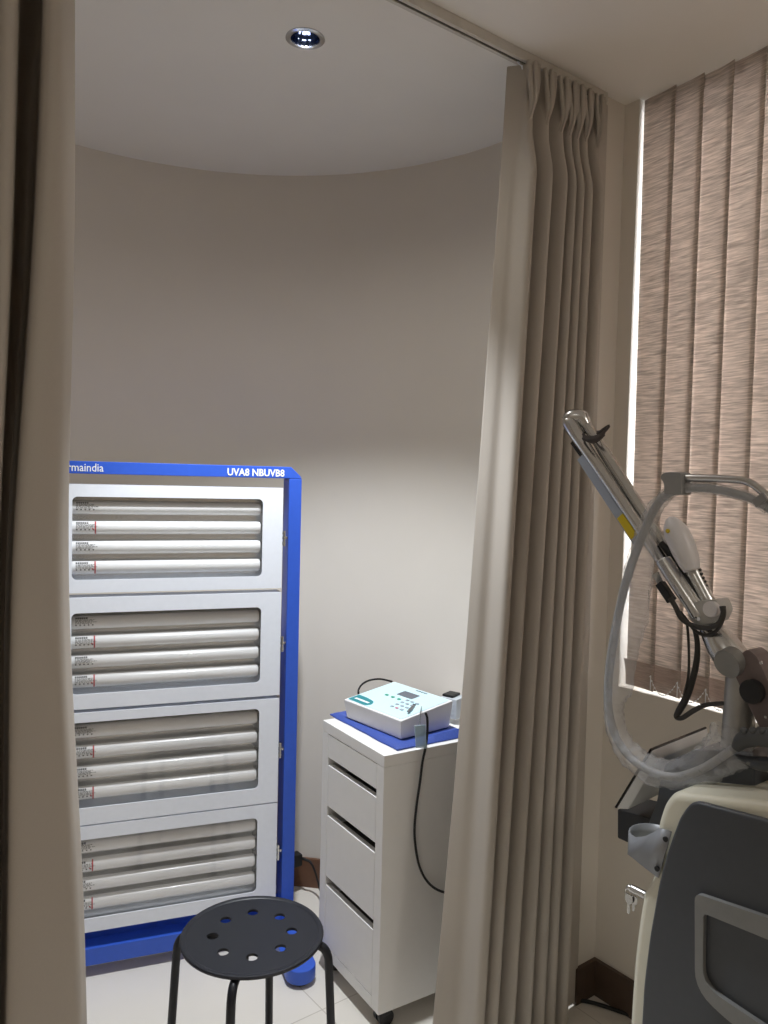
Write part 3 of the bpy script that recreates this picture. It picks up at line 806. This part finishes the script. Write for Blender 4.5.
# the two parallel tubes of the arm
def seg(name, pix, rad, X, m, parent=lm, n=20, sm=0):
    P = [at(a, b, X=X) for a, b in pix]
    bm = NB(); tube(bm, P, [r*(p-CAM).dot(Fv)/FPX for r, p in zip(rad, P)], n, sm); return obj(name, bm, m, parent, world=True)
t1 = seg('arm_tube', [(567, 419), (570, 423), (577, 435), (587, 450), (600, 469), (640, 528), (672, 576), (696, 612)], [5, 7.6, 7.2, 6.3, 6, 6, 6, 6], AX, STEEL)
t2 = seg('arm_tube', [(584, 421), (588, 428), (600, 446), (604, 452), (640, 508), (676, 560)], [4.6, 5, 5.2, 6, 5.8, 5.6], AX+.02, STEEL)
kn = [(565, 424), (569, 415), (578, 412), (585, 415), (590, 422)]
bm = NB(); tube(bm, [at(566.5, 422, X=AX), at(572, 417, X=AX+.006), at(581, 417, X=AX+.016), at(586.5, 425, X=AX+.02)], [7.5*PX, 9*PX, 8.5*PX, 6*PX], 20, 4); obj('top_knuckle', bm, STEEL, lm, world=True)
t3 = seg('arm_sleeve', [(663, 559), (664, 561), (694, 606), (700, 616), (701, 618)], [7, 8.6, 8.6, 8.6, 7], AX-.008, STEEL)
t4 = seg('focus_barrel', [(688, 563), (689.5, 566), (694.5, 575), (695, 576), (706, 597), (712, 607), (713, 609)], [6.4, 7.8, 7.8, 7.2, 7.2, 6.8, 5.5], AX+.012, STEEL)
bm = NB()
for k in range(7):
    f = k/6; p = at(699+f*10, 570+f*24, X=AX+.012); tube(bm, [p, p+Vector((-.001, -.004, .001))], .003, 8)
obj('barrel_knurl', bm, BLACKPL, t4, world=True)
q = [yz(*p, X=AX) for p in ((692, 606), (704, 600), (722, 598), (727, 610), (722, 621), (704, 626), (695, 619))]
bm = NB(); plate(bm, round_poly(q, .006, 3), [], AX-.022, AX+.026, YZX); bevel_all(bm, .003, 2, 1.2); jb = obj('joint_block', bm, SATIN, lm, world=True, smooth=40)
k1 = ap(713, 609, AX-.022); bm = NB(); tube(bm, [k1, k1+Vector((-.010, 0, 0)), k1+Vector((-.012, 0, 0))], [8*PX, 8*PX, 6.8*PX], 24); obj('joint_disc', bm, FROST, jb, world=True)
k1 = ap(699, 619, AX-.022); bm = NB(); tube(bm, [k1, k1+Vector((-.002, 0, 0))], 2*PX, 10); obj('screw', bm, CHROME, jb, world=True)
# flat plate along the outer tube with its yellow label
def bar(name, a, b, hw, X, th, m, parent=lm, bev=.001):
    A, B = at(*a, X=X), at(*b, X=X); ax = (B-A).normalized(); sx = ax.cross(Vector((1, 0, 0))).normalized()
    M = Matrix((ax, sx, ax.cross(sx))).transposed().to_4x4(); M.translation = A
    bm = NB(); box(bm, (0, -hw*PX, -th/2), ((B-A).length, hw*PX, th/2), bev, M); return obj(name, bm, m, parent, world=True)
pl = bar('backing_plate', (581.5, 457), (640, 545), 5.2, AX-.002, .012, PLATE)
bar('yellow_label', (620, 516), (634, 537), 4.6, AX-.009, .002, YELLOW, pl, 0)
bar('cable_clamp', (657, 573), (662, 583), 4, AX, .014, CHROME); bar('cable_clamp', (660, 583), (672, 601), 4.2, AX-.002, .016, BLACKPL)
bar('side_rail', (572, 442), (583, 457), 2.4, AX+.008, .006, BLACKPL)
# strap tied round the top of the arm
bm = NB(); tube(bm, [at(*p, X=x) for p, x in (((583, 434), AX-.012), ((590, 441), AX-.016), ((600, 439), AX-.010), ((604, 432), AX+.01), ((596, 432), AX+.034), ((586, 432), AX+.03), ((583, 435), AX+.0), ((592, 438), AX-.018), ((603, 433), AX-.014), ((609, 426), AX-.01), ((605, 428), AX-.01), ((597, 434), AX-.014))], [.003]*12, 8, 5)
tube(bm, [at(584, 438, X=AX-.016), at(594, 439.5, X=AX-.018), at(604, 434, X=AX-.01)], [.006, .009, .005], 8, 5); obj('velcro_strap', bm, mat('charcoal_webbing', (66, 60, 58), .8, 0, .1, 300, .3), lm, world=True)
# frosted handpiece cover and dark spine
seg('frosted_cover', [(668, 520), (671, 523), (676, 532), (683, 547), (689, 562), (692, 570)], [4, 8, 12, 12.5, 10.5, 8], AX-.010, FROST, lm, 24, 4)
k1 = at(668, 531, X=AX-.034); bm = NB(); tube(bm, [k1, k1+Vector((-.002, 0, 0))], 2.3*PX, 14); obj('yellow_dot', bm, YELLOW, lm, world=True)
seg('spine', [(661, 543), (672, 556), (690, 585), (702, 602)], [3, 4, 4, 3], AX+.004, BLACKPL, lm, 10, 4)
# cables slung round the joint
CBL = mat('grey_black_cable', (50, 48, 46), .55, 0, .05, 60)
seg('cable', [(670, 598), (675, 606), (682, 619), (694, 626), (706, 628), (718, 624), (723, 614), (722, 606)], [2.6]*8, AX-.034, CBL, lm, 10, 6)
seg('cable', [(680, 612), (688, 622), (697, 632), (708, 635), (718, 629), (724, 616), (724, 606)], [1.8]*7, AX-.030, CBL, lm, 10, 6)
seg('cable', [(687, 622), (688.5, 640), (689, 660), (688, 678), (684, 695)], [1.3]*5, AX-.026, CBL, lm, 8, 6)
seg('cable', [(693, 624), (697, 640), (697, 658), (693, 678), (686, 698), (679, 711), (676, 717), (682, 718), (693, 711), (706, 705), (722, 703.5), (732, 704)], [2.2, 2.6, 3, 3.2, 3.6, 3.4, 2.2, 2.4, 2.6, 2.4, 2.2, 2], AX-.016, CBL, lm, 10, 6)
# hose holder arch and hose
HX = 1.38
seg('hose_arch', [(676, 478), (700, 478), (735, 479.5), (748, 482), (758, 488), (770, 500), (784, 522), (796, 560), (804, 640), (812, 735), (815, 800)], [4]*11, HX, STEEL, lm, 14, 6)
cl = [yz(*p, X=HX) for p in ((665, 478), (667, 473.5), (674, 472), (686, 472.5), (686.5, 495), (669, 494.5), (669, 484))]
bm = NB(); plate(bm, round_poly(cl, .004, 3), [], HX-.018, HX+.018, YZX); bevel_all(bm, .002, 2, 1.2); obj('hose_clamp', bm, MIDGREY, lm, world=True, smooth=40)
bar('hose_clamp', (757, 504), (768, 496), 4, HX, .026, MIDGREY)
hosep = [(800, 545), (782, 522), (768, 508), (752, 499), (730, 492), (705, 488), (680, 489), (664, 497), (654, 510), (644, 532), (632, 563), (621, 602), (612, 650), (608, 688), (610, 718), (621, 746), (643, 767), (672, 777), (702, 769), (732, 750), (745, 743)]
seg('hose', hosep, [4.2]*len(hosep), HX, HOSE, lm, 14, 5)
seg('hose_cover', hosep[2:8], [6.2, 6, 6, 6, 5.6, 5.6], HX, SLEEVE, lm, 14, 5)
# handpiece grip
hp = seg('handpiece', [(736, 748), (742, 741), (750, 738), (765, 737), (785, 739), (805, 745)], [5, 8, 9, 9.5, 9, 6], HX-.004, mat('dark_grip', (74, 76, 78), .5), lm, 20, 4)
bm = NB()
for k in range(5):
    p = at(744+9*k, 731-.5*k+.4*k*k*.6, X=HX-.014); bmesh.ops.create_icosphere(bm, subdivisions=2, radius=.007, matrix=Matrix.Translation(p))
obj('grip_bump', bm, mat('dark_grip', (74, 76, 78), .5), hp, world=True)
seg('cradle', [(738, 757), (752, 762), (768, 764), (790, 762)], [3, 6, 8, 8], HX+.004, SLATE, lm, 16, 4)
# clear plastic sleeve drawn over the hose
bm = NB()
slv = [(668, 493, 7, 6), (654, 510, 9, 7), (645, 536, 12, 8), (640, 566, 17, 9), (632, 608, 20, 9), (624, 650, 18, 9), (619.5, 684, 16, 9), (614.5, 702, 12, 9), (615, 724, 12, 9), (625, 748, 14, 10), (646, 767, 15, 11), (672, 775, 15, 12), (699, 768, 17, 13), (722, 754, 22, 14), (735, 742, 25, 15)]
q = cr(slv, 11); n = 30; rings = []
for i, (px, py, hw, hd) in enumerate(q):
    a, b = q[max(i-1, 0)], q[min(i+1, len(q)-1)]
    P = at(px, py, X=HX-.002); T = (at(b[0], b[1], X=HX)-at(a[0], a[1], X=HX)).normalized()
    sx = T.cross(Vector((1, 0, 0))).normalized(); row = []
    for k in range(n):
        t = 2*PI*k/n
        w = noise.noise(Vector((i*.35, math.cos(t)*1.7, math.sin(t)*1.7)))
        w2 = noise.noise(Vector((i*.55, math.cos(t)*3.2, math.sin(t)*3.2+9)))
        r = 1+(.16+.10*max(0, i/len(q)-.5))*w+.12*w2
        row.append(bm.verts.new(P+sx*(math.cos(t)*hw*PX*.92*r)+Vector((1, 0, 0))*(math.sin(t)*hd*PX*r)))
    rings.append(row)
for a, b in zip(rings, rings[1:]):
    for k in range(n): bm.faces.new((a[k], a[(k+1) % n], b[(k+1) % n], b[k]))
o = obj('plastic_sleeve', bm, SLEEVE, lm, world=True, smooth=18); o['label'] = 'wrinkled clear plastic sleeve drawn over the hose'
# keys in the machine's lock
kk = at(633, 889, X=1.36)
kr = thing('key_bunch', 'two small keys hanging from the lock of the cream laser machine', 'keys', kk)
bm = NB(); tube(bm, [kk+Vector((0, -.03, 0)), kk+Vector((0, .004, 0))], .008, 14); bmesh.ops.create_icosphere(bm, subdivisions=2, radius=.006, matrix=Matrix.Translation(kk+Vector((-.004, .006, .002)))); obj('lock_key', bm, STEEL, kr, world=True)
bm = NB(); c0 = kk+Vector((-.004, .006, -.010)); tube(bm, [c0+Vector((0, .009*math.cos(2*PI*k/16), .009*math.sin(2*PI*k/16))) for k in range(17)], .0009, 6, 0, False); obj('key_ring', bm, CHROME, kr, world=True)
for dy, dx, sc_ in ((.005, -.006, 1.), (-.003, -.002, .8)):
    bm = NB(); plate(bm, round_poly([(-.008, 0), (.008, 0), (.009, -.014), (.003, -.019), (.003, -.038*sc_), (-.001, -.040*sc_), (-.003, -.036*sc_), (-.003, -.019), (-.009, -.014)], [.004, .004, .004, 0, 0, 0, 0, 0, .004]), [], 0, .002, Matrix.Translation(kk+Vector((dx, dy, -.012))) @ YZX)
    obj('key', bm, STEEL, kr, world=True)

# ================================================================== FLOOR CABLES
def floor_cable(name, pts, r, label, cat='cable'):
    bm = NB(); tube(bm, pts, r, 10, 6); o = obj(name, bm, RUBBER); tag(o, label, cat); rebase(o, pts[len(pts)//2])
fc = [at(*p, Z=.006) for p in ((505, 1040), (530, 1022), (548, 1003), (565, 999.5), (585, 1001), (607, 1007), (627, 1014), (655, 1022), (700, 1025))]
floor_cable('floor_cable', fc, .0055, 'black cable lying on the floor between curtain and laser machine')
# plug behind the lamp panel with its lead

b0 = at(296.5, 859, Y=2.38)
bm = NB(); box(bm, tuple(b0+Vector((-.025, -.02, -.022))), tuple(b0+Vector((.015, .02, .022))), .006); pc = obj('power_plug', bm, RUBBER, uv, world=True)
bm = NB(); tube(bm, [b0+Vector((.01, 0, .002)), at(305, 859.5, Y=2.345), at(310, 862, Y=2.33), at(314, 869, Y=2.315), at(317.5, 880, Y=2.30), at(321, 893, Y=2.27), at(326, 905, Y=2.20)], [.0055, .005, .0042, .0036, .0034, .0034, .0034], 10, 6); obj('power_cord', bm, RUBBER, pc, world=True)

# ================================================================== LIGHT
def lamp(name, kind, loc, energy, col, rot=(0, 0, 0), **k):
    l = bpy.data.lights.new(name, kind); l.energy = energy; l.color = col
    for a, b in k.items(): setattr(l, a, b)
    o = bpy.data.objects.new(name, l); COL.objects.link(o); o.location = loc; o.rotation_euler = rot; return o
lamp('downlight_beam', 'SPOT', (DL.x, DL.y, ZC-.006), 158, (.91, .955, 1), rot=(math.radians(4), 0, 0), spot_size=math.radians(79), spot_blend=.65, shadow_soft_size=.03)
lamp('downlight_spill', 'SPOT', (DL.x, DL.y, ZC-.006), 13, (1, .95, .88), spot_size=math.radians(158), spot_blend=1.0, shadow_soft_size=.03)
lamp('room_fill_light', 'AREA', (1.3, -.9, ZC-.02), 10, (1, .93, .85), shape='DISK', size=.3)  # added unseen fill giving the room its warm ambient light
lamp('room_fill_light', 'AREA', (-1.0, .1, ZC-.02), 4.5, (1, .95, .88), shape='DISK', size=.3)  # second added fill, unseen, for highlights on the machine's left side
sc.cycles.diffuse_bounces = 8; sc.cycles.max_bounces = 16; sc.cycles.transparent_max_bounces = 16
W = bpy.data.worlds.new('daylight'); sc.world = W; W.use_nodes = True
bg = W.node_tree.nodes['Background']; bg.inputs['Color'].default_value = (.93, .96, 1, 1); bg.inputs['Strength'].default_value = 7.5
sc.view_settings.view_transform = 'Standard'; sc.view_settings.look = 'None'; sc.view_settings.exposure = 0; sc.view_settings.gamma = 1; sc.view_settings.use_curve_mapping = False
